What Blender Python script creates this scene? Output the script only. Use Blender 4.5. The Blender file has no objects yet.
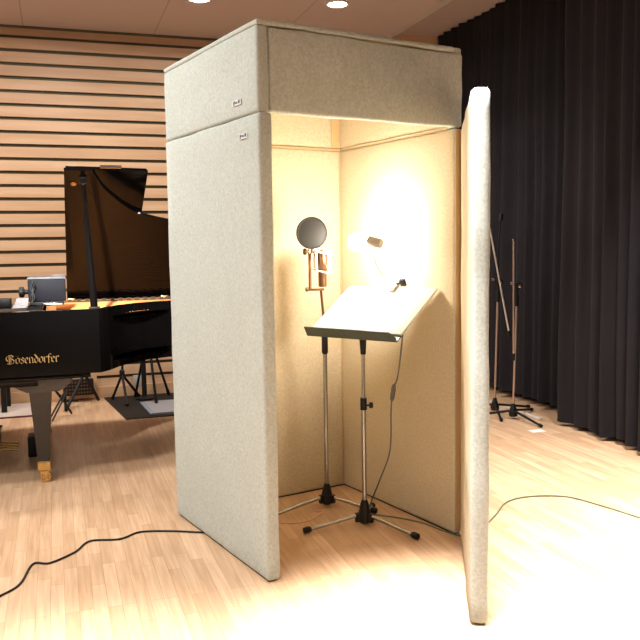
import bpy, bmesh, math, random
from mathutils import Vector, Matrix, noise
random.seed(7)
C = bpy.context.scene.collection
SC = bpy.context.scene
PI = math.pi
TH = math.radians(13.0)
AX = Vector((math.cos(TH), -math.sin(TH), 0)); BX = Vector((math.sin(TH), math.cos(TH), 0))
def R(a, b, z=0.0):                      # room axes: a along the slatted wall, b towards it
    return AX*a + BX*b + Vector((0, 0, z))
ROOM = Matrix.Rotation(-TH, 3, 'Z')

# ------------------------------------------------------------------ materials
def mat(name, col, rough=.5, metal=0., spec=.5, coat=0., emit=None, estr=0.):
    m = bpy.data.materials.new(name); m.use_nodes = True
    b = m.node_tree.nodes['Principled BSDF']
    b.inputs['Base Color'].default_value = (*col, 1); b.inputs['Roughness'].default_value = rough
    b.inputs['Metallic'].default_value = metal; b.inputs['Specular IOR Level'].default_value = spec
    b.inputs['Coat Weight'].default_value = coat; b.inputs['Coat Roughness'].default_value = .05
    if emit: b.inputs['Emission Color'].default_value = (*emit, 1); b.inputs['Emission Strength'].default_value = estr
    return m
def nodes(m):
    nt = m.node_tree; return nt, nt.nodes, nt.links, nt.nodes['Principled BSDF']
def felt(name, dark, light, wrinkle=.0):
    m = mat(name, light, .95, spec=.15); nt, N, L, b = nodes(m)
    tc = N.new('ShaderNodeTexCoord')
    n1 = N.new('ShaderNodeTexNoise'); n1.inputs['Scale'].default_value = 95; n1.inputs['Detail'].default_value = 5; n1.inputs['Roughness'].default_value = .75
    n2 = N.new('ShaderNodeTexNoise'); n2.inputs['Scale'].default_value = 9; n2.inputs['Detail'].default_value = 3
    L.new(tc.outputs['Object'], n1.inputs['Vector']); L.new(tc.outputs['Object'], n2.inputs['Vector'])
    mx = N.new('ShaderNodeMix'); mx.data_type = 'FLOAT'; mx.inputs[0].default_value = .1
    L.new(n1.outputs['Fac'], mx.inputs[2]); L.new(n2.outputs['Fac'], mx.inputs[3])
    cr = N.new('ShaderNodeValToRGB'); cr.color_ramp.elements[0].position = .36; cr.color_ramp.elements[0].color = (*dark, 1)
    cr.color_ramp.elements[1].position = .62; cr.color_ramp.elements[1].color = (*light, 1)
    L.new(mx.outputs[0], cr.inputs[0]); L.new(cr.outputs[0], b.inputs['Base Color'])
    bp = N.new('ShaderNodeBump'); bp.inputs['Strength'].default_value = .15; bp.inputs['Distance'].default_value = .004
    L.new(n1.outputs['Fac'], bp.inputs['Height'])
    if wrinkle:
        w = N.new('ShaderNodeTexNoise'); w.inputs['Scale'].default_value = 5.5; w.inputs['Detail'].default_value = 2; w.inputs['Distortion'].default_value = 1.2
        mp = N.new('ShaderNodeMapping'); mp.inputs['Scale'].default_value = (1.6, 1, .9); mp.inputs['Rotation'].default_value = (0, .8, 0)
        L.new(tc.outputs['Object'], mp.inputs[0]); L.new(mp.outputs[0], w.inputs['Vector'])
        b2 = N.new('ShaderNodeBump'); b2.inputs['Strength'].default_value = wrinkle; b2.inputs['Distance'].default_value = .05
        L.new(w.outputs['Fac'], b2.inputs['Height']); L.new(bp.outputs[0], b2.inputs['Normal']); L.new(b2.outputs[0], b.inputs['Normal'])
    else: L.new(bp.outputs[0], b.inputs['Normal'])
    return m
def wood_floor():
    m = mat('maple_strip_floor', (.6, .4, .2), .3, spec=.45); nt, N, L, b = nodes(m)
    tc = N.new('ShaderNodeTexCoord'); mp = N.new('ShaderNodeMapping')
    mp.inputs['Rotation'].default_value = (0, 0, -(PI/2-TH)); L.new(tc.outputs['Object'], mp.inputs[0])
    br = N.new('ShaderNodeTexBrick'); br.offset = .37; br.offset_frequency = 3; br.squash = .8; br.squash_frequency = 4
    br.inputs['Scale'].default_value = 1; br.inputs['Brick Width'].default_value = .42; br.inputs['Row Height'].default_value = .05
    br.inputs['Mortar Size'].default_value = .0012; br.inputs['Mortar Smooth'].default_value = .4; br.inputs['Bias'].default_value = .1
    br.inputs['Color1'].default_value = (.72, .50, .335, 1); br.inputs['Color2'].default_value = (.575, .375, .235, 1); br.inputs['Mortar'].default_value = (.46, .29, .175, 1)
    L.new(mp.outputs[0], br.inputs['Vector'])
    mp2 = N.new('ShaderNodeMapping'); mp2.inputs['Scale'].default_value = (2.2, 34, 1); L.new(mp.outputs[0], mp2.inputs[0])
    n = N.new('ShaderNodeTexNoise'); n.inputs['Scale'].default_value = 1.5; n.inputs['Detail'].default_value = 5; L.new(mp2.outputs[0], n.inputs['Vector'])
    cr = N.new('ShaderNodeValToRGB'); cr.color_ramp.elements[0].position = .3; cr.color_ramp.elements[0].color = (.84, .79, .74, 1)
    cr.color_ramp.elements[1].position = .7; cr.color_ramp.elements[1].color = (1.12, 1.1, 1.06, 1)
    L.new(n.outputs['Fac'], cr.inputs[0])
    mx = N.new('ShaderNodeMix'); mx.data_type = 'RGBA'; mx.blend_type = 'MULTIPLY'; mx.inputs[0].default_value = 1
    L.new(br.outputs['Color'], mx.inputs[6]); L.new(cr.outputs[0], mx.inputs[7]); L.new(mx.outputs[2], b.inputs['Base Color'])
    return m
def wood(name, c1, c2, scale=(1.2, 14, 14), rough=.45):
    m = mat(name, c1, rough, spec=.4); nt, N, L, b = nodes(m)
    tc = N.new('ShaderNodeTexCoord'); mp = N.new('ShaderNodeMapping')
    mp.inputs['Rotation'].default_value = (0, 0, TH); L.new(tc.outputs['Object'], mp.inputs[0])
    mp2 = N.new('ShaderNodeMapping'); mp2.inputs['Scale'].default_value = scale; L.new(mp.outputs[0], mp2.inputs[0])
    n = N.new('ShaderNodeTexNoise'); n.inputs['Scale'].default_value = 1; n.inputs['Detail'].default_value = 5; L.new(mp2.outputs[0], n.inputs['Vector'])
    cr = N.new('ShaderNodeValToRGB'); cr.color_ramp.elements[0].position = .35; cr.color_ramp.elements[0].color = (*c2, 1)
    cr.color_ramp.elements[1].position = .65; cr.color_ramp.elements[1].color = (*c1, 1)
    L.new(n.outputs['Fac'], cr.inputs[0]); L.new(cr.outputs[0], b.inputs['Base Color'])
    return m
def ceiling_mat():
    m = mat('painted_ceiling_panels', (.25, .19, .165), .7); nt, N, L, b = nodes(m)
    tc = N.new('ShaderNodeTexCoord'); mp = N.new('ShaderNodeMapping'); mp.inputs['Rotation'].default_value = (0, 0, TH); mp.inputs['Location'].default_value = (.9, -.3, 0)
    L.new(tc.outputs['Object'], mp.inputs[0])
    br = N.new('ShaderNodeTexBrick'); br.offset = 0; br.inputs['Scale'].default_value = 1; br.inputs['Brick Width'].default_value = 1.05; br.inputs['Row Height'].default_value = 2.4
    br.inputs['Mortar Size'].default_value = .006; br.inputs['Mortar Smooth'].default_value = .5
    br.inputs['Color1'].default_value = (.56, .46, .425, 1); br.inputs['Color2'].default_value = (.53, .435, .40, 1); br.inputs['Mortar'].default_value = (.36, .29, .26, 1)
    L.new(mp.outputs[0], br.inputs['Vector']); L.new(br.outputs['Color'], b.inputs['Base Color'])
    return m
def cloth_black():
    m = mat('black_stage_cloth', (.012, .011, .014), .85, spec=.2); nt, N, L, b = nodes(m)
    tc = N.new('ShaderNodeTexCoord'); n = N.new('ShaderNodeTexNoise'); n.inputs['Scale'].default_value = 3
    L.new(tc.outputs['Object'], n.inputs['Vector'])
    cr = N.new('ShaderNodeValToRGB'); cr.color_ramp.elements[0].color = (.011, .010, .012, 1); cr.color_ramp.elements[1].color = (.017, .0145, .018, 1)
    L.new(n.outputs['Fac'], cr.inputs[0]); L.new(cr.outputs[0], b.inputs['Base Color'])
    b.inputs['Sheen Weight'].default_value = .03; b.inputs['Sheen Roughness'].default_value = .4
    return m
M = dict(
    felt=felt('grey_felt', (.46, .495, .45), (.62, .66, .615)),
    felt_w=felt('grey_felt_creased_lit', (.50, .535, .48), (.67, .705, .645), .16),  # header felt colour lightened in place of more light from the front
    lining=felt('lamp_tinted_lining', (.55, .465, .32), (.68, .595, .445)),  # the lamp's warm tint is partly put into this cream colour
    velcro=mat('tan_velcro', (.62, .43, .22), .9),
    floor=wood_floor(), ceil=ceiling_mat(), cloth=cloth_black(),
    slat=wood('beech_slats', (.60, .385, .235), (.50, .30, .17)),
    slatback=mat('dark_wall_backing', (.10, .088, .052), .9),
    plinth=wood('beech_plinth', (.58, .36, .2), (.47, .27, .14)),
    lightpaint=mat('pale_cove_paint', (.85, .77, .70), .7),
    darkwall=mat('dark_wall_paint', (.02, .02, .022), .9),
    lacquer=mat('black_lacquer', (.0035, .003, .003), .07, spec=.17),
    legwood=mat('black_lacquer_leg', (.035, .028, .025), .22, spec=.5),
    brass=mat('polished_brass', (.78, .52, .2), .25, 1.),
    goldink=mat('gold_lettering', (.55, .38, .15), .45, .5),
    plate=mat('bronze_iron_plate', (.72, .30, .085), .4),
    rimwood=wood('inner_rim_wood', (.12, .06, .03), (.07, .035, .02), (3, 3, 30), .35),
    steel=mat('chrome', (.40, .40, .41), .25, 1.),
    silver=mat('bright_silver', (.8, .8, .82), .3, .8),
    nickel=mat('warm_nickel_stand', (.55, .42, .34), .35, .9),
    black=mat('black_plastic', (.006, .006, .0065), .5, spec=.3),
    blackmetal=mat('black_powder_coat', (.005, .005, .005), .5, spec=.3),
    navy=mat('dark_blue_grey_case', (.008, .010, .016), .6, spec=.2),
    greyedge=mat('grey_metal_edge', (.16, .17, .2), .5, .3),
    deskm=mat('pale_desk_top', (.72, .73, .71), .5),
    lip=mat('green_grey_desk_lip', (.06, .08, .07), .45, .1),
    white=mat('white_plastic', (.8, .8, .78), .4),
    bulb=mat('glowing_lamp_bulb', (1, .95, .85), .5, emit=(1, .89, .74), estr=270),
    foam=mat('black_mesh_fabric', (.009, .007, .005), .55, spec=.3),
    bronze=mat('lamp_tinted_microphone_body', (.20, .11, .06), .35, .8),  # dark metal with the lamp's warm tint put into its bronze colour
    paper=mat('white_paper', (.25, .24, .255), .8),
    bluegrey=mat('blue_grey_edge', (.2, .23, .3), .6),
    mat_=mat('black_rubber_mat', (.016, .013, .011), .7, spec=.2),
    rug=mat('pale_rug', (.55, .46, .4), .95), rededge=mat('dark_red_rug_edge', (.1, .02, .025), .9),
    ink=mat('grey_label_ink', (.12, .12, .14), .7),
    greencable=mat('green_grey_cable', (.14, .16, .09), .5), palecable=mat('pale_copper_cable', (.75, .5, .4), .5),
    greycable=mat('grey_cable', (.1, .1, .105), .5),
    key=mat('ivory_keys', (.75, .72, .65), .3),
    glow=mat('downlight_glow', (1, 1, 1), .5, emit=(1, .93, .82), estr=28),
    plate_grey=mat('grey_wall_plate', (.42, .38, .34), .5),
    tape=mat('white_floor_tape', (.8, .78, .74), .6), duct=mat('white_cable_duct', (.62, .55, .5), .5),
)

# ------------------------------------------------------------------ object helpers
ROOTLOC = {}
def tag(o, label, cat, group=None, kind=None):
    o['label'] = label; o['category'] = cat
    if group: o['group'] = group
    if kind: o['kind'] = kind
    return o
def thing(name, label, cat, loc, group=None):
    o = bpy.data.objects.new(name, None); C.objects.link(o); o.location = loc; o.empty_display_size = .1
    return tag(o, label, cat, group)
def origin(o):
    v = Vector((0, 0, 0))
    while o: v += Vector(o.location); o = o.parent
    return v
class MB:                                 # collects shapes in world coordinates, links them as ONE mesh
    def __init__(s): s.bm = bmesh.new(); s.mi = 0
    def _tag(s, faces):
        for f in faces: f.material_index = s.mi
    def quad(s, pts):
        f = s.bm.faces.new([s.bm.verts.new(p) for p in pts]); s._tag([f]); return f
    def box(s, c, size, rot=None, bev=0., seg=2):
        r = bmesh.ops.create_cube(s.bm, size=1); vs = r['verts']
        for v in vs: v.co = Vector((v.co.x*size[0], v.co.y*size[1], v.co.z*size[2]))
        fs = {f for v in vs for f in v.link_faces}
        if bev:
            es = list({e for v in vs for e in v.link_edges})
            rr = bmesh.ops.bevel(s.bm, geom=es, offset=bev, segments=seg, affect='EDGES', profile=.5)
            vs = list({v for f in rr['faces'] for v in f.verts} | {v for v in vs if v.is_valid})
            fs = {f for v in vs for f in v.link_faces}
        rot = rot or Matrix.Identity(3)
        for v in vs: v.co = rot @ v.co + Vector(c)
        s._tag(fs); return vs
    def tube(s, pts, r, seg=10, cap=True, smooth=0):
        pts = [Vector(p) for p in pts]
        if smooth:
            out = []
            n = len(pts)
            for i in range(n-1):
                p0, p1, p2, p3 = pts[max(i-1, 0)], pts[i], pts[i+1], pts[min(i+2, n-1)]
                for k in range(smooth):
                    t = k/smooth
                    out.append(.5*((2*p1)+(p2-p0)*t+(2*p0-5*p1+4*p2-p3)*t*t+(3*p1-p0-3*p2+p3)*t**3))
            out.append(pts[-1]); pts = out
        n = len(pts); rr = r if isinstance(r, (list, tuple)) else [r]*n
        if len(rr) != n: rr = [rr[0]+(rr[-1]-rr[0])*i/(n-1) for i in range(n)]
        d0 = (pts[1]-pts[0]).normalized(); u = d0.orthogonal().normalized(); rings = []
        for i, p in enumerate(pts):
            d = (pts[min(i+1, n-1)]-pts[max(i-1, 0)]).normalized()
            u = (u-d*u.dot(d)).normalized(); w = d.cross(u)
            rings.append([s.bm.verts.new(p+(u*math.cos(2*PI*k/seg)+w*math.sin(2*PI*k/seg))*rr[i]) for k in range(seg)])
        fs = []
        for i in range(n-1):
            for k in range(seg):
                fs.append(s.bm.faces.new((rings[i][k], rings[i][(k+1) % seg], rings[i+1][(k+1) % seg], rings[i+1][k])))
        if cap: fs += [s.bm.faces.new(rings[0][::-1]), s.bm.faces.new(rings[-1])]
        s._tag(fs)
    def cyl(s, p0, p1, r0, r1=None, seg=20): s.tube([p0, p1], [r0, r0 if r1 is None else r1], seg)
    def lathe(s, prof, c, axis=(0, 0, 1), seg=24):       # prof: (radius, height)
        ax = Vector(axis).normalized(); u = ax.orthogonal().normalized(); w = ax.cross(u); c = Vector(c); rings = []
        for r, h in prof:
            r = max(r, .0004)
            rings.append([s.bm.verts.new(c+ax*h+(u*math.cos(2*PI*k/seg)+w*math.sin(2*PI*k/seg))*r) for k in range(seg)])
        fs = []
        for i in range(len(rings)-1):
            for k in range(seg): fs.append(s.bm.faces.new((rings[i][k], rings[i][(k+1) % seg], rings[i+1][(k+1) % seg], rings[i+1][k])))
        fs += [s.bm.faces.new(rings[0][::-1]), s.bm.faces.new(rings[-1])]; s._tag(fs)
    def torus(s, c, axis, R_, r, seg=28, ring=8, arc=2*PI, start=0.):
        ax = Vector(axis).normalized(); u = ax.orthogonal().normalized(); w = ax.cross(u); c = Vector(c)
        n = seg if arc >= 2*PI-.01 else seg+1
        rg = []
        for i in range(n):
            t = start+arc*i/seg; d = u*math.cos(t)+w*math.sin(t)
            rg.append([s.bm.verts.new(c+d*(R_+r*math.cos(2*PI*k/ring))+ax*r*math.sin(2*PI*k/ring)) for k in range(ring)])
        fs = []
        m = n if arc >= 2*PI-.01 else n-1
        for i in range(m):
            for k in range(ring): fs.append(s.bm.faces.new((rg[i][k], rg[(i+1) % n][k], rg[(i+1) % n][(k+1) % ring], rg[i][(k+1) % ring])))
        s._tag(fs)
    def prism(s, poly, up, bev=0.):                       # poly: world points of the base face, up: extrusion vector
        up = Vector(up); a = [s.bm.verts.new(Vector(p)) for p in poly]; b = [s.bm.verts.new(Vector(p)+up) for p in poly]
        n = len(poly); fs = [s.bm.faces.new(a[::-1]), s.bm.faces.new(b)]
        for i in range(n): fs.append(s.bm.faces.new((a[i], a[(i+1) % n], b[(i+1) % n], b[i])))
        s._tag(fs)
        if bev:
            es = [e for f in fs[:2] for e in f.edges]
            r = bmesh.ops.bevel(s.bm, geom=list(set(es)), offset=bev, segments=2, affect='EDGES', profile=.5); s._tag(r['faces'])
    def cuts(s, axis_n, vals):
        for v in vals:
            bmesh.ops.bisect_plane(s.bm, geom=s.bm.verts[:]+s.bm.edges[:]+s.bm.faces[:], plane_co=Vector(axis_n)*v, plane_no=Vector(axis_n))
    def build(s, name, mats, parent=None, smooth=True, ang=35):
        if not isinstance(mats, (list, tuple)): mats = [mats]
        bmesh.ops.recalc_face_normals(s.bm, faces=s.bm.faces[:])
        off = origin(parent) if parent else Vector((0, 0, 0))
        base = Vector((0, 0, 0)) if parent else None
        for v in s.bm.verts: v.co -= off
        me = bpy.data.meshes.new(name); s.bm.to_mesh(me); s.bm.free()
        for m in mats: me.materials.append(m)
        if smooth:
            for p in me.polygons: p.use_smooth = True
            me.set_sharp_from_angle(angle=math.radians(ang))
        o = bpy.data.objects.new(name, me); C.objects.link(o)
        if parent: o.parent = parent
        return o
def structure(o): o['kind'] = 'structure'; return o
def rect(c, u, v): c, u, v = Vector(c), Vector(u), Vector(v); return [c-u-v, c+u-v, c+u+v, c-u+v]

# ------------------------------------------------------------------ camera (solved from the booth's corners)
cx, cy, cz, yaw, pitch, roll, fpx = -1.36524, -2.66756, 1.2909, .54354, -.09199, -.01475, 802.717
fw = Vector((math.sin(yaw)*math.cos(pitch), math.cos(yaw)*math.cos(pitch), math.sin(pitch)))
rt = Vector((math.cos(yaw), -math.sin(yaw), 0)); up = rt.cross(fw)
r2 = rt*math.cos(roll)+up*math.sin(roll); u2 = -rt*math.sin(roll)+up*math.cos(roll)
cam = bpy.data.cameras.new('camera'); co = bpy.data.objects.new('camera', cam); C.objects.link(co)
mw = Matrix.Identity(4)
for i in range(3): mw[i][0], mw[i][1], mw[i][2] = r2[i], u2[i], -fw[i]
mw.translation = Vector((cx, cy, cz)); co.matrix_world = mw
cam.sensor_width = 36; cam.lens = fpx*36/640; cam.clip_start = .05; SC.camera = co

# ------------------------------------------------------------------ the room
b = MB(); b.prism([R(-5, -7, -.05), R(4, -7, -.05), R(4, 4.6, -.05), R(-5, 4.6, -.05)], (0, 0, .05))
structure(b.build('floor', M['floor'], smooth=False))
WB = 4.26; CZ = 3.11
b = MB(); b.box(R(-.5, WB+.11, 1.65), (9, .16, 3.3), ROOM)
b.mi = 1
z = 3.031-.1096*28
while z < 3.0:
    lo = z+.0135; hi = z+.1096-.0135
    if lo < .05: lo = .05
    b.box(R(-.5, WB+.015, (lo+hi)/2), (9, .03, hi-lo), ROOM); z += .1096
b.box(R(-.5, WB+.012, 3.09), (9, .024, .096), ROOM)
b.box(R(2.6, WB+.012, 3.2), (2.8, .024, .14), ROOM)
structure(b.build('wall_back', [M['slatback'], M['slat']], smooth=False))
b = MB(); b.box(R(-.5, WB-.008, .05), (9, .022, .10), ROOM, .003)
structure(b.build('baseboard_back', M['plinth'], smooth=False))
b = MB(); b.box(R(3.05, -1.2, 1.65), (.1, 11.5, 3.3), ROOM)
structure(b.build('wall_right', M['darkwall'], smooth=False))
b = MB(); b.prism([R(-5, -7, CZ), R(1.98, -7, CZ), R(2.14, 4.5, CZ), R(-5, 4.5, CZ)], (0, 0, .06))
b.prism([R(2.44, -7, CZ+.16), R(3.1, -7, CZ+.16), R(3.1, 4.5, CZ+.16), R(2.44, 4.5, CZ+.16)], (0, 0, .06))
structure(b.build('ceiling', M['ceil'], smooth=False))
b = MB(); b.quad([R(1.98, -7, CZ), R(2.14, 4.5, CZ), R(2.44, 4.5, CZ+.16), R(2.44, -7, CZ+.16)])
structure(b.build('trim_1', M['lightpaint'], smooth=False))
b = MB(); b.box(R(-.5, WB-.01, CZ-.006), (5.2, .05, .012), ROOM)
structure(b.build('trim_2', M['slatback'], smooth=False))
b = MB(); b.box(R(2.58, 2.43, .010), (.03, .72, .02), ROOM, .004)
tag(b.build('cable_duct', M['duct']), 'low white cable duct on the floor along the foot of the black curtain', 'cable duct')

def curtain(name, b0, b1, a, amp, z0, z1, seed, label):
    rnd = random.Random(seed); n = int((b1-b0)/.012); prof = []
    s = 0.; w = rnd.uniform(.10, .17); am = rnd.uniform(.6, 1.2)
    for i in range(n+1):
        s += (b1-b0)/n
        if s > w: s = 0; w = rnd.uniform(.09, .19); am = rnd.uniform(.5, 1.3)
        prof.append(amp*am*(1-abs(math.cos(PI*s/w))**1.6))
    for k in range(2): prof = [(prof[max(i-1, 0)]+prof[i]+prof[min(i+1, n)])/3 for i in range(n+1)]
    nz = 14; mb = MB(); g = []
    for j in range(nz+1):
        t = j/nz; zz = z0+(z1-z0)*t; row = []
        for i in range(n+1):
            bb = b0+(b1-b0)*i/n
            sway = .02*noise.noise((bb*1.3+seed, zz*.8, 0))+.012*(1-t)*noise.noise((bb*4, seed, zz))
            dz = (1-t)**4*.012*noise.noise((bb*6, seed, 3))
            row.append(mb.bm.verts.new(R(a-prof[i]*(1.1-.35*t)-sway, bb+.03*noise.noise((zz*.7, bb*2, seed)), zz+dz)))
        g.append(row)
    for j in range(nz):
        for i in range(n): mb.bm.faces.new((g[j][i], g[j][i+1], g[j+1][i+1], g[j+1][i]))
    o = mb.build(name, M['cloth'], ang=180)
    return tag(o, label, 'curtain', 'black stage curtains')
curtain('stage_curtain', -4.2, 1.93, 2.66, .085, .03, CZ+.155, 3, 'black floor-length curtain at the right, its pleated hem standing nearer the room')
curtain('stage_curtain', 1.75, 4.2, 2.86, .075, .06, CZ+.155, 11, 'black curtain set back behind the two thin microphone stands, beside the booth')

# ------------------------------------------------------------------ lights
def area(a, b_, z, power, size, col=(1, .93, .82), tgt=None, spread=PI):
    l = bpy.data.lights.new('ceiling_or_added_lamp', 'AREA'); l.shape = 'DISK'; l.size = size; l.energy = power; l.color = col; l.spread = spread
    o = bpy.data.objects.new('ceiling_or_added_lamp', l); C.objects.link(o); o.location = R(a, b_, z)
    d = (Vector(tgt)-o.location) if tgt else Vector((0, 0, -1))
    o.rotation_euler = d.to_track_quat('-Z', 'Y').to_euler(); return o
SPOTS = [(1.37, 2.97), (.35, 3.12)]
for i, (a, bb) in enumerate(SPOTS):
    t = thing('recessed_downlight', ['glowing round downlight in the ceiling above the booth, nearest the curtain',
              'bright round downlight at the top edge above the slatted wall'][i], 'downlight', R(a, bb, CZ-.01), 'recessed ceiling downlights')
    b = MB(); b.torus(R(a, bb, CZ-.006), (0, 0, 1), .078, .008); b.build('trim_ring', M['white'], t)
    b = MB(); b.lathe([(.0, -.016), (.06, -.013), (.073, -.002)], R(a, bb, CZ), seg=24); b.build('diffuser', M['glow'], t)
area(-.65, 2.75, 3.05, 36, .30, (1, .95, .88))
area(.45, 2.9, 3.05, 22, .3, (1, .95, .88))
area(1.5, 2.7, 3.05, 20, .3, (1, .95, .88), None, 2.2)
area(-2.1, 2.7, 3.05, 32, .3, (1, .95, .88))
area(-2.0, 1.2, 3.05, 44, .4, (.98, .99, .96))
area(-1.75, .2, 3.05, 44, .4, (.98, .99, .96))
area(0.45, -0.615, 3.05, 20, .25, (1, .985, .96), None, .50)
area(-1.25, -2.0, 3.05, 8, .15, (1, .96, .9), R(-.42, 2.5, .90), .30)  # added narrow spot without a fixture, brightens the plate inside the piano
area(-0.712, -1.139, 3.05, 38, .3, (1, .985, .95), None, .80)
area(2.016, 0.158, 3.05, 52, .4, (1, .975, .92), None, 1.4)
area(1.694, -0.892, 3.05, 34, .3, (1, .98, .95), None, .9)
area(-1.3, -2.2, 3.05, 32, .5, (.98, 1, .97), None, 2.2)
w = bpy.data.worlds.new('room_air'); SC.world = w; w.use_nodes = True
w.node_tree.nodes['Background'].inputs[0].default_value = (.98, .99, .96, 1); w.node_tree.nodes['Background'].inputs[1].default_value = .19
SC.view_settings.view_transform = 'Standard'; SC.view_settings.look = 'None'; SC.view_settings.exposure = .22; SC.view_settings.gamma = 1
SC.cycles.use_denoising = True; SC.cycles.max_bounces = 8; SC.cycles.sample_clamp_indirect = 6

# ------------------------------------------------------------------ the booth
W, D, H1, H, T = .974, .947, 1.784, 2.097, .045
booth = thing('vocal_booth', 'tall grey felt panelled vocal booth with lamp-tinted cream lining and its front open', 'sound booth', (W/2, D/2, 0))
def panel(name, x0, x1, y0, y1, z0, z1, inner=None, bev=.012, amp=.0035, seed=0, parent=booth, xf=None, outer=None, label=None):
    mb = MB(); c = Vector(((x0+x1)/2, (y0+y1)/2, (z0+z1)/2)); s = Vector((x1-x0, y1-y0, z1-z0))
    mb.box(c, s, None, min(bev, min(s)*.45), 3)
    for ax in range(3):
        n = int(s[ax]/.07)
        if n > 1:
            nn = Vector([1 if k == ax else 0 for k in range(3)])
            lo = c[ax]-s[ax]/2
            mb.cuts(nn, [lo+s[ax]*k/n for k in range(1, n)])
    mb.bm.normal_update()
    d = {}
    for v in mb.bm.verts:
        p = v.co; k = noise.noise((p.x*5+seed*9, p.y*5, p.z*5))+.5*noise.noise((p.x*13, p.y*13+seed, p.z*11))
        d[v] = v.normal*amp*k
    for f in mb.bm.faces:
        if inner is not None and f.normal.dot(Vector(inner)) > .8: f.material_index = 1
    for v, dv in d.items(): v.co += dv
    if xf:
        for v in mb.bm.verts: v.co = xf @ v.co
    o = mb.build(name, [outer or M['felt'], M['lining']], parent, ang=60)
    if label: o['label'] = label
    return o
g = .0012
panel('side_panel', -.005, T+.006, -.004, D+.012, .005, H1-g, (1, 0, 0), seed=1, amp=.003)
panel('side_panel', W-T, W, 0, D, .005, H1-g, (-1, 0, 0), seed=2, amp=.002)
panel('back_panel', T-.012, W-T+.012, D-T, D, .005, H1-g, (0, -1, 0), seed=3, amp=.002)
panel('upper_side_panel', -.005, T, 0, D+.006, H1+g, H, (1, 0, 0), seed=4, amp=.003)
panel('upper_side_panel', W-T, W, .004, D, H1+g, H+.022, (-1, 0, 0), seed=5, amp=.003)
panel('upper_back_panel', T-.012, W-T+.012, D-T, D, H1+g, H, (0, -1, 0), seed=6, amp=.002)
panel('header_panel', T+.001, W-.004, -.004, T, H1+g, H-.006, (0, 1, 0), seed=7, amp=.006, outer=M['felt_w'])
panel('roof_panel', -.006, W-.05, -.004, D+.004, H-.002, H+.018, (0, 0, -1), bev=.008, seed=8, amp=.003)
# the open door
hx, hy = .970, .004; dx, dy = .408, -.6866
dv = Vector((dx-hx, dy-hy, 0)); dl = dv.length; ang = math.atan2(dv.y, dv.x)
xf = Matrix.Translation((hx, hy, 0)) @ Matrix.Rotation(ang, 4, 'Z')
dr = panel('door', .0, dl, -.002, .061, .004, H1+.006, None, seed=9, amp=.0035, xf=xf, bev=.02)
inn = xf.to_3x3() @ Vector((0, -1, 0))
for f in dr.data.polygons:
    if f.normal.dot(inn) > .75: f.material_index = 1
# tan hook-and-loop strips along the joints inside
def strip(p0, p1, wd, nrm, seed=0):
    p0, p1, nrm = Vector(p0), Vector(p1), Vector(nrm); d = (p1-p0); s = d.cross(nrm).normalized()*wd/2
    mb = MB(); mb.prism([p0-s, p1-s, p1+s, p0+s], nrm*.003); mb.build('velcro_strip', M['velcro'], booth, smooth=False)
xi, yi = W-T-.003, D-T-.003
strip((T+.02, yi, H1), (xi, yi, H1), .009, (0, -1, 0))
strip((xi, T, H1), (xi, yi, H1), .006, (-1, 0, 0))
strip((xi-.004, yi, .02), (xi-.004, yi, H1-.01), .006, (0, -1, 0))
strip((xi-.028, yi, H1+.01), (xi-.028, yi, H-.02), .05, (0, -1, 0))
strip((W-T/2, .001, .02), (W-T/2, .001, H1-.01), T-.006, (0, -1, 0))
for bx in (((.02, D/2, .003), (.034, D-.02, .006)), ((W-.022, D/2, .003), (.034, D-.02, .006)), ((W/2, D-.022, .003), (W-2*T, .034, .006))):
    mb = MB(); mb.box(*bx); mb.build('shadow_gap_strip', M['black'], booth, smooth=False)  # black strips paint in the shadow gap under the panels
# small woven tags (a tall mark, a short line, a square end) on the left side
for (yc, zc) in ((.168, 1.840), (.119, 1.709)):
    mb = MB(); mb.box((-.0085, yc, zc), (.002, .074, .021)); t = mb.build('sewn_tag', M['white'], booth, smooth=False); t['label'] = 'small white sewn tag'
    mb = MB(); e = -.0102
    def mk(y, z, wy, hz): mb.box((e, yc-y, zc+z), (.001, wy, hz))
    mk(-.024, -.001, .008, .016); mk(-.0165, .003, .004, .008); mk(-.006, .001, .005, .007); mk(.003, .001, .005, .006); mk(-.001, -.002, .02, .002); mk(.02, .002, .012, .012); mk(.026, .004, .004, .008)
    mb.build('tag_mark', M['ink'], t, smooth=False)

# ------------------------------------------------------------------ music stand with its clip lamp
ms = thing('music_stand', 'chrome music stand with wide tilted desk inside the booth', 'music stand', (.664, .318, 0))
d_ = Vector((.352, -.936, 0)); n_ = Vector((.936, .352, 0)); tau = .531
upv = n_*math.cos(tau)+Vector((0, 0, math.sin(tau))); nr = -n_*math.sin(tau)+Vector((0, 0, math.cos(tau)))
dc = Vector((.553, .222, .921)); dw, dh = .478, .349
def desk(u, v, w_=0): return dc+d_*u+upv*v+nr*w_
mb = MB(); mb.prism([desk(-dw/2, 0, -.012), desk(dw/2, 0, -.012), desk(dw/2, dh, -.012), desk(-dw/2, dh, -.012)], nr*.012, .003); mb.build('desk', M['deskm'], ms)
mb = MB()
mb.prism([desk(-dw/2, .004, -.013), desk(dw/2, .004, -.013), desk(dw/2, -.036, -.013), desk(-dw/2, -.036, -.013)], nr*.005)
mb.prism([desk(-dw/2, -.036, -.013), desk(dw/2, -.036, -.013), desk(dw/2-.004, -.036, .012), desk(dw/2-.03, -.036, .036), desk(-dw/2, -.036, .036)], -upv*.005)
mb.build('lip', M['lip'], ms, smooth=False)['label'] = 'grey green lip along the lower edge of the desk'
mb = MB(); mb.box(desk(0, .14, -.02), (.07, .09, .014), Matrix((d_, n_, (0, 0, 1))).transposed() @ Matrix.Rotation(tau, 3, 'X'), .004)
P = Vector((.664, .318, 0))
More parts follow.
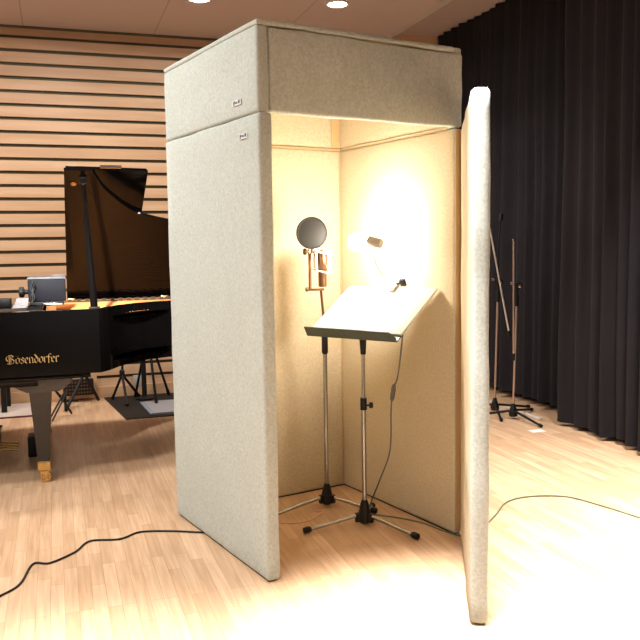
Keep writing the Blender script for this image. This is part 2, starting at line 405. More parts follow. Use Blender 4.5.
mb.tube([P+Vector((0, 0, .80)), P+Vector((0, 0, .86)), P+Vector((.0, .0, .93))], [.012, .016, .024], 14); mb.build('desk_bracket', M['black'], ms)
mb = MB(); mb.cyl(P+Vector((0, 0, .56)), P+Vector((0, 0, .84)), .0085); mb.build('upper_pole', M['steel'], ms)
mb = MB(); mb.cyl(P+Vector((0, 0, .05)), P+Vector((0, 0, .57)), .011); mb.build('lower_pole', M['steel'], ms)
mb = MB(); mb.cyl(P+Vector((0, 0, .545)), P+Vector((0, 0, .60)), .0155)
kn = mb.build('clutch', M['black'], ms)
mb = MB(); k0 = P+Vector((.012, -.006, .565)); kd = Vector((.85, -.5, 0)); mb.cyl(k0, k0+kd*.012, .005); mb.lathe([(.012, .012), (.014, .016), (.014, .026), (.01, .03)], k0, kd, 12); mb.build('knob', M['black'], kn)
def tripod(root, P, feet, hub_h=.10, hub_r=.03, legr=.0095, legm='steel', hz=.055, taper=True):
    mb = MB(); mb.lathe([(hub_r*.7, .016), (hub_r, .028), (hub_r, .06), (hub_r*.62, hub_h), (.013, hub_h+.015)], P, seg=18)
    for f in feet:
        d = (Vector(f)-P); d.z = 0; d.normalize()
        mb.box(P+d*hub_r*1.05+Vector((0, 0, .045)), (.03, .022, .042), Matrix.Rotation(math.atan2(d.y, d.x), 3, 'Z'), .004)
    mb.build('hub', M['black'], root)
    for f in feet:
        f = Vector(f); d = (f-P); d.z = 0; d.normalize()
        a_ = P+d*hub_r*1.2+Vector((0, 0, hz)); e_ = f+Vector((0, 0, .016)); m_ = a_.lerp(e_, .94)
        mb = MB(); mb.tube([a_, m_], legr, 12); lg = mb.build('leg', M[legm], root)
        mb = MB(); q = a_.lerp(e_, .87); mb.tube([q, q.lerp(e_, .3), e_, e_+(e_-q)*.12], [legr*1.1, legr*1.6, legr*1.6, legr*1.1], 12); mb.build('rubber_foot', M['black'], lg)
tripod(ms, P, [(.376, .379, 0), (.755, .039, 0), (.835, .50, 0)], .11)
# lamp
bulbc = Vector((.70, .412, 1.306)); s0 = Vector((.722, .352, 1.310)); s1 = Vector((.750, .290, 1.296))
lamp = thing('clip_on_lamp', 'lit white clip-on lamp with bent stem on the music desk', 'lamp', desk(.02, dh+.002, .0))
hd = (s0-s1).normalized()
mb = MB(); mb.tube([s1, s1+hd*.006, s0-hd*.004, s0], [.019, .022, .024, .021], 20); mb.build('socket', M['plate_grey'], lamp)
mb = MB(); L0 = (bulbc-s0).length
mb.lathe([(.018, -.004), (.022, .008), (.034, .025), (.042, .05), (.042, .068), (.034, .090), (.020, .102), (.006, .107)], s0, bulbc-s0, 24); mb.build('bulb', M['bulb'], lamp)
mb = MB(); e1 = desk(.02, dh-.005, .012)
mb.tube([s1.lerp(s0, .5)+Vector((0, 0, -.018)), (.740, .335, 1.262), (.748, .335, 1.215), (.785, .345, 1.165), (.825, .335, 1.13), e1+Vector((0, 0, .012))], .0042, 8, smooth=6); mb.build('gooseneck', M['white'], lamp)
rot = Matrix((d_, upv, nr)).transposed()
mb = MB(); mb.box(desk(.02, dh-.02, .010), (.028, .055, .012), rot, .003); mb.box(desk(.02, dh+.012, .0), (.028, .014, .045), rot, .003); mb.box(desk(.02, dh-.014, -.022), (.024, .05, .008), rot, .002); mb.build('clip', M['white'], lamp)
mb = MB(); mb.box(desk(.065, dh+.004, .022), (.03, .016, .036), rot, .004); mb.cyl(desk(.03, dh+.004, .016), desk(.052, dh+.004, .02), .006); mb.build('switch', M['black'], lamp)['label'] = 'black switch beside the clip'
mb = MB()
cab = [desk(.03, dh-.03, -.028), desk(.08, dh-.12, -.035), (.80, .20, .93), (.80, .207, .86), (.80, .238, .70), (.80, .277, .63), (.80, .293, .53), (.80, .303, .34), (.80, .386, .18), (.79, .44, .07), (.76, .43, .02), (.72, .43, .008)]
mb.tube(cab, .0038, 8, smooth=6); mb.build('power_cord', M['greycable'], lamp)
mb = MB(); mb.tube([(.80, .268, .655), (.80, .272, .64), (.80, .283, .59), (.80, .287, .575)], [.006, .011, .011, .006], 10); mb.build('cord_switch', M['greycable'], lamp)

# ------------------------------------------------------------------ microphone stand
Q = Vector((.663, .647, 0))
mst = thing('microphone_stand', 'slim chrome microphone stand in the back corner of the booth', 'microphone stand', Q)
tripod(mst, Q, [(.335, .636, 0), (.80, .42, 0), (.765, .815, 0)], .105, .028)
mb = MB(); mb.cyl(Q+Vector((0, 0, .05)), Q+Vector((0, 0, .80)), .0105); mb.build('lower_pole', M['steel'], mst)
mb = MB(); mb.tube([Q+Vector((0, 0, .765)), Q+Vector((0, 0, .775)), Q+Vector((0, 0, .85)), Q+Vector((0, 0, .86))], [.011, .0155, .0155, .011], 14); mb.build('clutch', M['black'], mst)
mb = MB(); mb.tube([Q+Vector((0, 0, .85)), Q+Vector((-.006, 0, .96)), Q+Vector((-.018, 0, 1.085))], .0065, 10); mb.build('upper_pole', M['bronze'], mst)
tv = Vector((-.28, -.96, 0)).normalized()          # towards the singer
sd = Vector((-.96, .28, 0))*-1                      # sideways, to the right as seen
top = Q+Vector((-.030, 0, 1.085))
mic = thing('condenser_microphone', 'lamp-tinted bronze studio microphone hanging in a pale ring mount on the thin stand', 'microphone', top)
mb = MB(); mc = Vector((.645, .63, 0))
mb.lathe([(.017, 1.095), (.0205, 1.10), (.0205, 1.19), (.0215, 1.192), (.0215, 1.20), (.0235, 1.202), (.0235, 1.255), (.019, 1.268), (.008, 1.273)], mc, seg=20); mb.build('body', M['bronze'], mic)
mb = MB()
for zc, rr in ((1.265, .046), (1.175, .046)): mb.torus(mc+Vector((0, 0, zc)), Vector((.1, -.25, 1)), rr, .0045, 24, 8)
for k in range(4):
    t_ = k*PI/2+.4; dd = Vector((math.cos(t_), math.sin(t_), 0))*.046
    mb.tube([mc+dd+Vector((0, 0, 1.265-.02*math.sin(t_)*0)), mc+dd*1.08+Vector((0, 0, 1.22)), mc+dd+Vector((0, 0, 1.175))], .0035, 8)
mb.build('shock_mount', M['white'], mic)['label'] = 'pale ring shock mount'
mb = MB()
for k in range(8):
    t_ = k*PI/4; dd = Vector((math.cos(t_), math.sin(t_), 0)); mb.tube([mc+dd*.021+Vector((0, 0, 1.22)), mc+dd*.046+Vector((0, 0, 1.265 if k % 2 else 1.175))], .0016, 6)
mb.build('elastic', M['bronze'], mic)
mb = MB()
br_ = mc-sd*.062
mb.box(br_+Vector((0, 0, 1.18)), (.012, .012, .20), None, .002); mb.box(mc-sd*.03+Vector((0, 0, 1.083)), (.075, .018, .012), Matrix.Rotation(math.atan2(sd.y, sd.x), 3, 'Z'), .003)
mb.cyl(br_+sd*.004+Vector((0, 0, 1.262)), mc-sd*.04+Vector((0, 0, 1.262)), .005)
mb.build('bracket', M['bronze'], mic)
mb = MB(); kk = br_-sd*.01+Vector((0, 0, 1.265)); mb.lathe([(.006, -.006), (.007, .004), (.016, .008), (.016, .018), (.01, .022)], kk, -sd, 14)
mb.build('clamp_knob', M['bronze'], mic); mb = MB(); mb.lathe([(.005, 0), (.011, .006), (.011, .016), (.007, .018)], br_-sd*.005+Vector((0, 0, 1.085)), -sd, 12); mb.build('clamp_knob', M['bronze'], mic)
pc = Vector((.571, .600, 1.352))
pf = thing('pop_filter', 'round black pop filter in front of the microphone', 'pop filter', pc-Vector((0, 0, .075)))
mb = MB(); mb.lathe([(.001, -.004), (.04, -.004), (.070, -.003), (.070, .003), (.04, .004), (.001, .004)], pc, tv, 36); mb.build('screen', M['foam'], pf)
mb = MB(); mb.torus(pc, tv, .071, .005, 40, 10); mb.build('rim', M['black'], pf)
mb = MB(); mb.tube([pc-Vector((0, 0, .072)), pc+Vector((0, .008, -.085)), br_+Vector((0, -.008, 1.25)), br_+Vector((0, -.008, 1.225))], .004, 8); mb.build('arm', M['bronze'], pf)

# ------------------------------------------------------------------ cables on the floor
def cord(name, pts, r, m, label, z=None, cat='cable'):
    mb = MB(); mb.tube([Vector((p[0], p[1], r+.0005 if len(p) < 3 else p[2])) for p in pts], r, 8, smooth=8)
    return tag(mb.build(name, M[m]), label, cat)
cord('floor_cable', [(-1.05, .36), (-.904, .441), (-.819, .513), (-.734, .691), (-.672, .663), (-.554, .727), (-.464, .821), (-.345, .772), (-.241, .808), (-.121, .744), (-.02, .660), (.06, .60), (.16, .63), (.2, .72)], .0042, 'black', 'black cable winding across the floor at left to the booth side panel')
cord('floor_cable', [(.74, .46), (.80, .39), (.86, .30), (.905, .19), (.918, .06), (.95, -.04), (1.05, -.03), (1.139, .018), (1.284, .104), (1.421, .192), (1.546, .214), (1.674, .167), (1.76, .08), (1.784, -.087), (1.791, -.31), (1.79, -.6)], .0036, 'greencable', 'thin green-grey cable running from the booth out past the door to the right')
cord('floor_cable', [(.25, .62), (.341, .564), (.408, .52), (.487, .516), (.555, .555), (.586, .569), (.60, .60), (.55, .62), (.52, .59)], .0034, 'palecable', 'short pale copper cable curling on the booth floor')
b = MB(); b.prism(rect((2.714, 1.215, 0), AX*.05, BX*.035), (0, 0, .0015)); tag(b.build('floor_tape', M['tape'], smooth=False), 'small white tape mark on the floor before the curtain', 'tape')

# ------------------------------------------------------------------ boom stands by the curtain
def boomstand(P, label, boom, ptop, legang, extra=None):
    t = thing('boom_stand', label, 'microphone stand', P, 'microphone stands by the curtain')
    mb = MB(); mb.lathe([(.028, .02), (.033, .035), (.03, .06), (.016, .10), (.012, .115)], P, seg=16); mb.build('hub', M['black'], t)
    for k in range(3):
        an = legang+k*2*PI/3; e = P+Vector((math.cos(an)*.33, math.sin(an)*.33, .014))
        mb = MB(); mb.tube([P+Vector((math.cos(an)*.03, math.sin(an)*.03, .06)), e], .009, 8); lg = mb.build('leg', M['black'], t)
        mb = MB(); mb.tube([e+(P-e)*.06+Vector((0, 0, .005)), e+(e-P)*.02], .0125, 8); mb.build('rubber_foot', M['black'], lg)
    mb = MB(); mb.tube([P+Vector((0, 0, .10)), P+ptop*.86], .009, 10); mb.build('lower_pole', M['nickel'], t)
    mb = MB(); mb.tube([P+ptop*.85, P+ptop*.93], .016, 10); mb.build('clutch', M['black'], t)
    mb = MB(); mb.tube([P+ptop*.92, P+ptop], .009, 10); mb.build('upper_pole', M['black'], t)
    tp = P+ptop
    mb = MB(); mb.lathe([(.012, -.03), (.024, -.024), (.024, .024), (.012, .03)], tp, BX, 14); mb.box(tp, (.05, .04, .05), ROOM, .008); mb.build('swivel', M['black'], t)
    mb = MB(); mb.lathe([(.006, .02), (.016, .034), (.016, .05), (.008, .055)], tp, -BX, 12); mb.lathe([(.005, .02), (.014, .04), (.012, .05), (.004, .055)], tp+Vector((0, 0, .02)), -AX, 12); mb.build('wing_knob', M['steel'], t)
    p0, p1 = [Vector(q) for q in boom]
    mb = MB(); mb.tube([p0, p1], .0068, 10); bo = mb.build('boom', M['nickel' if extra is None else 'silver'], t)
    mb = MB(); mb.tube([p1, p1+(p1-p0).normalized()*.05], .012, 10); mb.build('boom_end', M['black'], bo)
    mb = MB(); mb.lathe([(.004, -.012), (.012, -.008), (.012, .008), (.004, .012)], p0, p1-p0, 10); mb.build('thread_cap', M['steel'], bo)
    if extra:
        q = [Vector(e) for e in extra]
        mb = MB(); mb.tube([tp]+q, .006, 8, smooth=5); mb.build('gooseneck', M['black'], t)
        mb = MB(); mb.tube([q[-1], q[-1]+Vector((.008, 0, .05))], .016, 12); mb.build('microphone_clip', M['black'], t)
S1 = Vector((2.86, 1.59, 0)); S2 = Vector((2.905, 1.83, 0))
boomstand(S1, 'nickel boom stand farther from the booth door, its boom folded straight upright', [(2.828, 1.566, 1.313), (2.834, 1.566, .49)], Vector((.022, -.008, .98)), 2.45)
boomstand(S2, 'nickel boom stand nearest the booth door, its boom crossing at a steep slant', [(2.812, 1.80, 1.42), (2.99, 1.775, .63)], Vector((.022, -.005, 1.0)), 2.0,
          [(2.93, 1.83, 1.2), (2.942, 1.825, 1.40), (2.945, 1.822, 1.46)])

# ------------------------------------------------------------------ the grand piano
pn = thing('grand_piano', 'black lacquered grand piano with its lid propped open before the slatted wall', 'piano', R(-.2, 2.4, 0))
def spline(pts, k=6):
    out = []; n = len(pts); P_ = [Vector((p[0], p[1], 0)) for p in pts]
    for i in range(n-1):
        p0, p1, p2, p3 = P_[max(i-1, 0)], P_[i], P_[i+1], P_[min(i+2, n-1)]
        for j in range(k):
            t = j/k; v = .5*((2*p1)+(p2-p0)*t+(2*p0-5*p1+4*p2-p3)*t*t+(3*p1-p0-3*p2+p3)*t**3); out.append((v.x, v.y))
    out.append(pts[-1]); return out
NB, SP = 1.665, 3.10
curve = spline([(-.515, NB), (-.462, 1.735), (-.405, 1.85), (-.345, 1.945), (-.27, 2.03), (-.18, 2.10), (-.03, 2.17), (.2, 2.23), (.45, 2.32), (.70, 2.47), (.86, 2.68), (.92, 2.9), (.92, 3.02), (.88, SP)])
outline = [(-1.30, NB)]+[(-1.30+.785*k/4, NB) for k in range(1, 4)]+curve+[(-1.30, SP)]
def inset(path, d):
    out = []
    n = len(path)
    for i, p in enumerate(path):
        a0 = Vector(path[max(i-1, 0)]); a1 = Vector(path[min(i+1, n-1)]); t = (a1-a0).normalized(); nn = Vector((-t.y, t.x)); q = Vector(p)+nn*d; out.append((q.x, q.y))
    return out
path = outline[:-1]
inn_ = inset(path, .045)
mb = MB(); zb, zt = .61, .962
def rim(path_o, path_i, z0f, z1):
    vo0 = [mb.bm.verts.new(R(p[0], p[1], z0f(p))) for p in path_o]; vo1 = [mb.bm.verts.new(R(p[0], p[1], z1)) for p in path_o]
    vi0 = [mb.bm.verts.new(R(p[0], p[1], z0f(p))) for p in path_i]; vi1 = [mb.bm.verts.new(R(p[0], p[1], z1)) for p in path_i]
    for i in range(len(path_o)-1):
        for q in ((vo0[i], vo0[i+1], vo1[i+1], vo1[i]), (vi0[i+1], vi0[i], vi1[i], vi1[i+1]), (vo1[i], vo1[i+1], vi1[i+1], vi1[i]), (vo0[i+1], vo0[i], vi0[i], vi0[i+1])): mb.bm.faces.new(q)
    mb.bm.faces.new((vo0[0], vo1[0], vi1[0], vi0[0])); mb.bm.faces.new((vo0[-1], vi0[-1], vi1[-1], vo1[-1]))
rim(path, inn_, lambda p: zb, zt)
# spine side
mb.prism([R(-1.30, SP-.045, zb), R(.90, SP-.045, zb), R(.88, SP, zb), R(-1.30, SP, zb)], (0, 0, .302))
mb.build('rim', M['lacquer'], pn, ang=25)
mb = MB(); mb.prism([R(p[0], p[1], .66) for p in inset(path, .03)]+[R(.87, SP-.02, .66), R(-1.29, SP-.02, .66)], (0, 0, .02)); mb.build('soundboard', M['rimwood'], pn, smooth=False)
mb = MB(); mb.prism([R(p[0], p[1], .897) for p in inset(path, .047) if p[0] > -.82]+[R(.86, SP-.047, .897), R(-.80, SP-.047, .897), R(-.80, NB+.05, .897)], (0, 0, .012)); mb.build('iron_plate', M['plate'], pn, smooth=False)['label'] = 'bronze coloured iron plate'
mb = MB(); mb.box(R(.05, SP-.05, .90), (1.62, .012, .05), ROOM)
for k in range(26): mb.box(R(-.7+k*.058, SP-.058, .925), (.03, .01, .03), ROOM)
mb.build('inner_rim', M['rimwood'], pn, smooth=False)
mb = MB()
for k in range(60):
    bb = NB+.10+k*.0222; e = min(.8, -.45+max(0, (bb-NB-.15))*1.05)
    mb.tube([R(-.74, bb, .917), R(max(e, -.6), bb+.03, .917)], .0012, 4, cap=False)
s = mb.build('string', M['plate'], pn); s['kind'] = 'stuff'; s.name = 'strings'
# keybed, cheeks, keyboard
mb = MB(); mb.box(R(-1.16, (NB+SP)/2, .58), (.62, SP-NB-.04, .055), ROOM, .004); mb.box(R(-.93, (NB+SP)/2, .595), (.72, SP-NB-.02, .02), ROOM, .003); mb.build('key_bed', M['lacquer'], pn)
mb = MB(); mb.box(R(-1.10, (NB+SP)/2, .93), (.02, SP-NB-.09, .05), ROOM); mb.prism([R(-1.12, NB+.045, .80), R(-1.10, NB+.045, .95), R(-1.085, NB+.045, .95), R(-1.10, NB+.045, .80)], BX*(SP-NB-.09)); mb.build('fallboard', M['lacquer'], pn, smooth=False)
mb = MB(); kw = (SP-NB-.20)/52
for k in range(52): mb.box(R(-1.225, NB+.10+kw*(k+.5), .715), (.15, kw*.94, .02), ROOM)
ky = mb.build('keyboard', M['key'], pn, smooth=False)
mb = MB()
for k in range(51):
    if k % 7 not in (2, 6): mb.box(R(-1.195, NB+.10+kw*(k+1), .731), (.09, kw*.5, .014), ROOM)
mb.build('black_keys', M['black'], ky, smooth=False)
mb = MB(); mb.box(R(-1.2, NB+.07, .70), (.2, .06, .06), ROOM, .004); mb.box(R(-1.2, SP-.07, .70), (.2, .06, .06), ROOM, .004); mb.box(R(-1.21, (NB+SP)/2, .655), (.2, SP-NB-.1, .10), ROOM, .003); mb.build('key_frame', M['lacquer'], pn)
mb = MB(); mb.box(R(-.96, (NB+SP)/2, .955), (.30, SP-NB-.095, .014), ROOM, .003); mb.build('music_shelf', M['lacquer'], pn)
# arched leg brackets and legs
def leg(a, b_):
    rb = MB(); pts = []
    for u, zz in [(-.155, .585), (-.155, .56), (-.11, .535), (-.07, .515), (.10, .515), (.125, .53), (.16, .56), (.175, .585)]: pts.append(R(a+u, b_-.06, zz))
    rb.prism(pts, BX*.12)
    lg = MB(); z0, z1 = .11, .52
    secs = [(z1, .060, .055, .005), (.44, .054, .05, .004), (.3, .043, .042, .002), (.14, .033, .033, 0), (z0, .030, .03, 0)]
    rings = []
    for zz, hx_, hy_, sh in secs: rings.append([lg.bm.verts.new(R(a+sx*hx_, b_+sy*hy_, zz)) for sx, sy in ((-1, -1), (1, -1), (1, 1), (-1, 1))])
    for i in range(len(rings)-1):
        for k in range(4): lg.bm.faces.new((rings[i][k], rings[i][(k+1) % 4], rings[i+1][(k+1) % 4], rings[i+1][k]))
    lg.bm.faces.new(rings[0]); lg.bm.faces.new(rings[-1][::-1])
    es = [e for e in lg.bm.edges if abs(e.verts[0].co.z-e.verts[1].co.z) > .02]
    bmesh.ops.bevel(lg.bm, geom=es, offset=.006, segments=2, affect='EDGES')
    o = lg.build('leg', M['legwood'], pn)
    rb.build('leg_bracket', M['legwood'], o, smooth=False)
    f = MB(); f.box(R(a, b_, .096), (.068, .068, .052), ROOM, .004); f.build('ferrule', M['brass'], o)
    c = MB(); c.box(R(a, b_, .058), (.05, .06, .026), ROOM, .004); c.cyl(R(a+.008, b_-.026, .028), R(a+.008, b_+.026, .028), .028)
    c.torus(R(a+.008, b_-.026, .028), BX, .017, .006, 16, 6); c.build('caster', M['brass'], o)
leg(-.838, 1.765); leg(-.838, 2.98); leg(.72, 2.82)
# underside beam, pedals
mb = MB(); mb.box(R(-.6, 2.38, .63), (.06, SP-NB-.1, .07), ROOM); mb.box(R(.1, 2.65, .63), (1.3, .06, .06), ROOM); mb.build('bracing_beam', M['rimwood'], pn, smooth=False)
mb = MB()
for s_ in (-1, 1): mb.tube([R(-1.16, 2.50+s_*.07, .56), R(-1.16, 2.50+s_*.09, .35), R(-1.16, 2.50+s_*.06, .16)], .014, 10)
mb.box(R(-1.16, 2.50, .13), (.12, .30, .06), ROOM, .01); mb.build('pedal_lyre', M['lacquer'], pn)
for k in (-1, 0, 1):
    p = MB(); p.tube([R(-1.0, 2.45+k*.09, .055), R(-1.06, 2.45+k*.09, .06), R(-1.20, 2.45+k*.09, .06), R(-1.27, 2.45+k*.09, .055)], [.009, .008, .012, .016], 10); p.build('pedal', M['brass'], pn)
# the lid
al = math.radians(35.3); HZ = .930
def LP(a, l, w_=0.): return R(a, SP-l*math.cos(al), HZ+l*math.sin(al))+(BX*math.sin(al)+Vector((0, 0, math.cos(al))))*w_
LA = -.662; LT = 1.405
lidc = spline([(-.505, LT), (-.468, 1.311), (-.429, 1.233), (-.372, 1.155), (-.302, 1.074), (-.207, .998), (-.042, .93), (.2, .87), (.45, .78), (.70, .63), (.86, .42), (.92, .2), (.92, .08), (.88, .0)])
mb = MB(); mb.prism([LP(LA, 0), LP(LA, LT)]and [LP(LA, 0)]+[LP(LA, LT*k/6) for k in range(1, 7)]+[LP(-.56, LT)]+[LP(a, l) for a, l in lidc], LP(0, 0, .02)-LP(0, 0, 0)); lid = mb.build('lid', M['lacquer'], pn, ang=25)
mb = MB(); f0, f1 = .024, .042
mb.prism([LP(LA+.01, .02, f0), LP(LA+.01, LT-.006, f0), LP(-.195, LT-.02, f0), LP(-.185, LT-.035, f0), LP(-.225, .02, f0)], LP(0, 0, f1)-LP(0, 0, f0), .003); mb.build('lid_flap', M['lacquer'], lid, ang=25)
for a in (-.632, .03, .6):
    mb = MB(); mb.box(LP(a, .008, -.006), (.055, .03, .03), ROOM, .003); mb.build('hinge', M['brass'], lid)
mb = MB(); mb.lathe([(.017, 0), (.017, .004), (.008, .008)], LP(-.612, 1.29, -.001), LP(0, 0, -1)-LP(0, 0, 0), 16); mb.build('latch_button', M['brass'], lid)
mb = MB(); mb.box(LP(-.40, LT+.001, .03), (.12, .008, .02), ROOM @ Matrix.Rotation(-al, 3, 'X')); mb.build('lid_glint', M['steel'], lid)  # steel strip stands in for the white highlight on the lid's top edge
mb = MB(); mb.tube([R(-.535, 1.705, .955), R(-.540, 1.80, 1.15), LP(-.556, 1.31, -.012)], [.022, .019, .012], 8); pr = mb.build('lid_prop', M['lacquer'], pn)
mb = MB(); mb.box(R(-.535, 1.705, .967), (.06, .04, .014), ROOM, .003); mb.build('prop_socket', M['black'], pr)
mb = MB(); mb.box(LP(-.556, 1.33, -.008), (.04, .05, .014), ROOM @ Matrix.Rotation(-al, 3, 'X'), .003); mb.build('prop_cup', M['black'], lid)
# lettering on the near side, drawn with a broad nib
GL = {'B': (1.12, [[(.2, .02), (.2, 1.5)], [(-.12, 1.22), (.12, 1.5), (.55, 1.52), (.85, 1.25), (.6, .9), (.2, .82)], [(.6, .88), (.98, .5), (.8, .1), (.4, -.03), (-.1, .06)], [(-.05, .5), (-.25, .85), (-.2, 1.2), (.0, 1.42)], [(.45, .2), (.45, 1.35)]]),
      'o': (.72, [[(.1, .15), (.1, .8), (.35, 1.02), (.6, .82), (.6, .2), (.35, -.02), (.1, .15)]]),
      's': (.66, [[(.58, .84), (.35, 1.02), (.1, .8), (.55, .4), (.55, .15), (.3, -.02), (.05, .14)]]),
      'e': (.66, [[(.12, .45), (.56, .72), (.34, 1.02), (.1, .8), (.1, .2), (.34, -.02), (.6, .2)]]),
      'n': (.80, [[(-.02, .88), (.12, 1.0), (.12, .08), (.24, .0)], [(.12, .8), (.38, 1.02), (.58, .84), (.58, .08), (.7, .0)]]),
      'd': (.74, [[(.6, .72), (.35, 1.0), (.1, .72), (.1, .2), (.35, -.02), (.6, .2), (.6, .78), (.12, 1.48)]]),
      'r': (.62, [[(-.02, .88), (.13, 1.0), (.13, .08), (.26, .0)], [(.13, .8), (.38, 1.02), (.54, .9)]]),
      'f': (.52, [[(.16, -.18), (.16, 1.25), (.36, 1.5), (.56, 1.38)], [(-.05, .9), (.46, .9)]])}
GL['ö'] = (.72, GL['o'][1]+[[(.2, 1.28), (.24, 1.34)], [(.46, 1.28), (.5, 1.34)]])
mb = MB(); xh = .0305; xo = 0.; nib = Vector((math.cos(.7), math.sin(.7)))*.085
tot = sum(GL[c][0] for c in 'Bösendorfer'); sx = .262/(tot*xh)
for ch in 'Bösendorfer':
    for st in GL[ch][1]:
        for p, q in zip(st[:-1], st[1:]):
            p, q = Vector(p), Vector(q)
            qd = [p-nib, p+nib, q+nib, q-nib]
            mb.quad([R(-.994+(xo+v.x)*xh*sx, NB-.0012, .685+v.y*xh) for v in qd])
    xo += GL[ch][0]
mb.build('lettering', M['goldink'], pn, smooth=False)['label'] = 'gold blackletter maker lettering'

# things on the piano
cs = thing('equipment_case', 'dark blue-grey case with a handle on the piano beside the lid', 'case', R(-.79, 2.2, .962))
mb = MB(); mb.box(R(-.785, 2.28, 1.05), (.215, .22, .135), ROOM, .008)
mb.build('case_body', M['navy'], cs)
mb = MB(); mb.box(R(-.785, 2.28, 1.122), (.22, .225, .010), ROOM, .003); mb.build('case_rim', M['greyedge'], cs)['label'] = 'pale metal rim along the top'
mb = MB(); mb.tube([R(-.75, 2.19, 1.125), R(-.748, 2.19, 1.137), R(-.69, 2.19, 1.137), R(-.688, 2.19, 1.125)], .005, 8); mb.build('handle', M['greyedge'], cs)
mb = MB(); mb.lathe([(.012, -.002), (.014, .02), (.030, .024), (.034, .034), (.030, .052), (.012, .056)], R(-.892, 2.24, 1.04), -AX, 18); mb.build('side_knob', M['black'], cs)
mb = MB(); mb.box(R(-.785, 2.25, .972), (.19, .17, .02), ROOM, .003); mb.build('case_foot', M['black'], cs)
mb = MB()
for k in range(3):
    mb.tube([R(-.86+.008*k, 2.165, 1.11-.02*k), R(-.875+.01*k, 2.15, 1.06), R(-.855-.012*k, 2.14, 1.01), R(-.88+.014*k, 2.13, .975), R(-.84+.02*k, 2.10, .969)], .004, 6, smooth=6)
tag(mb.build('looped_cable', M['black']), 'tangled black cables hanging down the front of the dark case', 'cable')
mb = MB(); mb.box(R(-1.02, 2.12, .987), (.07, .10, .05), ROOM, .006); tag(mb.build('small_box', M['black']), 'small black box on the piano at the left edge', 'box')
mb = MB(); mb.prism([R(-.975, 1.95, .963), R(-.90, 1.95, .963), R(-.90, 2.1, .963), R(-.96, 2.1, .985)], (0, 0, .004)); mb.prism([R(-.97, 2.1, .966), R(-.895, 2.1, .966), R(-.89, 2.13, 1.01), R(-.955, 2.13, 1.01)], (0, .003, .0)); tag(mb.build('folded_paper', M['paper'], smooth=False), 'white folded paper lying on the piano left of the dark case', 'paper')
mb = MB(); mb.tube([R(-.80, 2.04, .975), R(-.74, 2.02, .975), R(-.70, 2.02, .972)], .010, 8); tag(mb.build('metal_rod', M['steel']), 'short shiny metal rod lying before the dark case', 'rod')

# ------------------------------------------------------------------ behind and under the piano
b = MB(); b.prism([R(-.38, 4.235), R(-.27, 3.243), R(1.0, 3.26), R(1.0, 4.235)], (0, 0, .006)); tag(b.build('floor_mat', M['mat_'], smooth=False), 'black mat on the floor behind the piano by the slatted wall', 'mat')
bd = thing('white_board', 'white board lying on the black mat', 'board', R(.05, 3.6, .006))
b = MB(); b.prism([R(-.085, 3.83, .007), R(-.055, 3.318, .007), R(.32, 3.33, .007), R(.32, 3.83, .007)], (0, 0, .014)); b.build('sheet', M['paper'], bd, smooth=False)
b = MB(); b.prism([R(-.112, 3.83, .007), R(-.082, 3.318, .007), R(-.056, 3.318, .007), R(-.086, 3.83, .007)], (0, 0, .012)); b.build('edging', M['bluegrey'], bd, smooth=False)['label'] = 'blue-grey edging along the left side'
b = MB(); b.box(R(-.089, WB-.012, .132), (.075, .02, .10), ROOM, .004); tag(b.build('wall_box', M['plate_grey']), 'small grey outlet box low on the slatted wall', 'outlet box')
rg = thing('floor_rug', 'pale rug with a dark red edge on the floor at far left', 'rug', R(-1.5, 3.9, 0))
b = MB(); b.prism([R(-2.4, 3.665, 0), R(-.95, 3.665, 0), R(-.95, 4.22, 0), R(-2.4, 4.22, 0)], (0, 0, .008)); b.build('pile', M['rug'], rg, smooth=False)
b = MB(); b.prism([R(-2.42, 3.645, 0), R(-.93, 3.645, 0), R(-.93, 3.668, 0), R(-2.42, 3.668, 0)], (0, 0, .010)); b.prism([R(-.952, 3.668, 0), R(-.93, 3.668, 0), R(-.93, 4.22, 0), R(-.952, 4.22, 0)], (0, 0, .010)); b.build('edging', M['rededge'], rg, smooth=False)
bn = thing('piano_bench', 'black bench standing on the rug behind the piano at far left', 'bench', R(-1.45, 4.0, .008))
b = MB(); b.box(R(-1.45, 4.0, .45), (.66, .34, .07), ROOM, .02, 3); b.build('seat', M['black'], bn)
for a, bb in ((-1.165, 3.87), (-1.15, 4.13), (-1.74, 3.87), (-1.74, 4.13)):
    b = MB(); b.box(R(a, bb, .213), (.042, .042, .405), ROOM, .003); b.build('leg', M['blackmetal'], bn)
b = MB(); b.box(R(-.905, 2.42, .062), (.075, .16, .124), ROOM, .008); tag(b.build('small_box', M['black']), 'small black box on the floor behind the near piano leg', 'box')

# stage box on an A-shaped folding stand
sb = thing('stage_box', 'black connector box with rows of sockets leaning by the slatted wall', 'connector box', R(-.59, 4.2, 0))
b = MB(); b.box(R(-.588, 4.13, .128), (.245, .05, .135), ROOM, .004); b.build('housing', M['black'], sb)
b = MB()
for r_ in range(4):
    for c_ in range(9):
        b.lathe([(.0085, 0), (.0085, .004), (.004, .005)], R(-.685+c_*.024, 4.104, .085+r_*.029), -BX, 8)
s = b.build('sockets', M['rimwood'], sb); s['kind'] = 'stuff'
b = MB(); b.box(R(-.55, 4.18, .14), (.23, .012, .235), ROOM); b.build('back_board', M['plinth'], sb, smooth=False)
st = thing('folding_stand', 'black A-shaped folding stand straddling the connector box', 'stand', R(-.55, 4.0, 0))
apex = R(-.54, 4.02, .262)
for e in ((-.70, 3.735), (-.43, 4.10)):
    b = MB(); b.tube([apex, R(e[0], e[1], .012)], .013, 8); b.build('leg', M['blackmetal'], st)
b = MB(); b.tube([R(-.705, 3.80, .20), R(-.70, 3.735, .012)], .012, 8); b.tube([R(-.72, 3.9, .06), R(-.60, 3.9, .06)], .011, 8); b.build('foot_bar', M['blackmetal'], st)
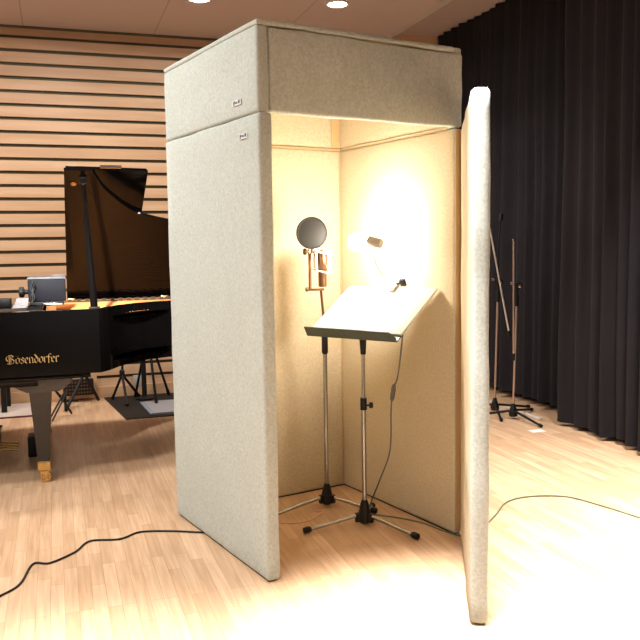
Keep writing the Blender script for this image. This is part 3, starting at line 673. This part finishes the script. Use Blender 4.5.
b = MB(); b.box(apex+Vector((0, 0, .02)), (.03, .04, .06), ROOM, .006); b.build('apex_joint', M['blackmetal'], st)
ks = thing('crossed_stand', 'black crossed-leg stand folded on the floor beyond the near piano leg', 'stand', R(-.75, 3.5, 0))
for o_ in (0, .028):
    b = MB(); b.tube([R(-.83+o_, 3.36, .012), R(-.705+o_*.6, 3.52, .20)], .007, 8); b.build('leg', M['blackmetal'], ks)
b = MB(); b.tube([R(-.80, 3.45, .27), R(-.715, 3.52, .13)], .010, 8); b.build('arm', M['blackmetal'], ks)
b = MB(); b.box(R(-.715, 3.53, .15), (.04, .04, .05), ROOM, .008); b.tube([R(-.715, 3.53, .13), R(-.66, 3.6, .012)], .008, 8); b.build('joint', M['blackmetal'], ks)

def floor_tripod(label, apex, feet, ptop, r=.011):
    P0 = R(*apex)
    t = thing('tripod_stand', label, 'microphone stand', R(apex[0], apex[1], 0.006), 'black stands on the mat behind the piano')
    b = MB(); b.lathe([(.016, -.03), (.022, -.02), (.022, .03), (.014, .04)], P0, (0, 0, 1), 12); b.build('collar', M['blackmetal'], t)
    for f in feet:
        b = MB(); e = R(f[0], f[1], .016); b.tube([P0, e], r, 8); l = b.build('leg', M['blackmetal'], t)
        b = MB(); b.tube([e+(P0-e)*.08, e], r*1.3, 8); b.build('rubber_foot', M['black'], l)
    b = MB(); b.tube([P0, R(*ptop)], r, 8); b.build('pole', M['blackmetal'], t)
floor_tripod('black tripod stand at the left end of the black mat, legs spread low', (-.235, 4.0, .235), [(-.315, 4.10), (-.085, 4.10), (-.22, 3.75)], (-.20, 4.0, .70))
floor_tripod('tall black tripod stand on the mat with one foot on the white board', (-.02, 3.9, .60), [(.012, 3.72), (.165, 4.1), (-.12, 4.14)], (-.02, 3.9, .78))
rs_ = thing('round_base_stand', 'black straight stand with a round base in the middle of the black mat', 'microphone stand', R(-.052, 4.02, .006), 'black stands on the mat behind the piano')
b = MB(); b.lathe([(.075, .007), (.075, .018), (.05, .028), (.018, .04)], R(-.052, 4.02, 0), seg=24); b.build('base', M['blackmetal'], rs_)
b = MB(); b.cyl(R(-.052, 4.02, .03), R(-.058, 4.02, .72), .021); b.build('pole', M['blackmetal'], rs_)
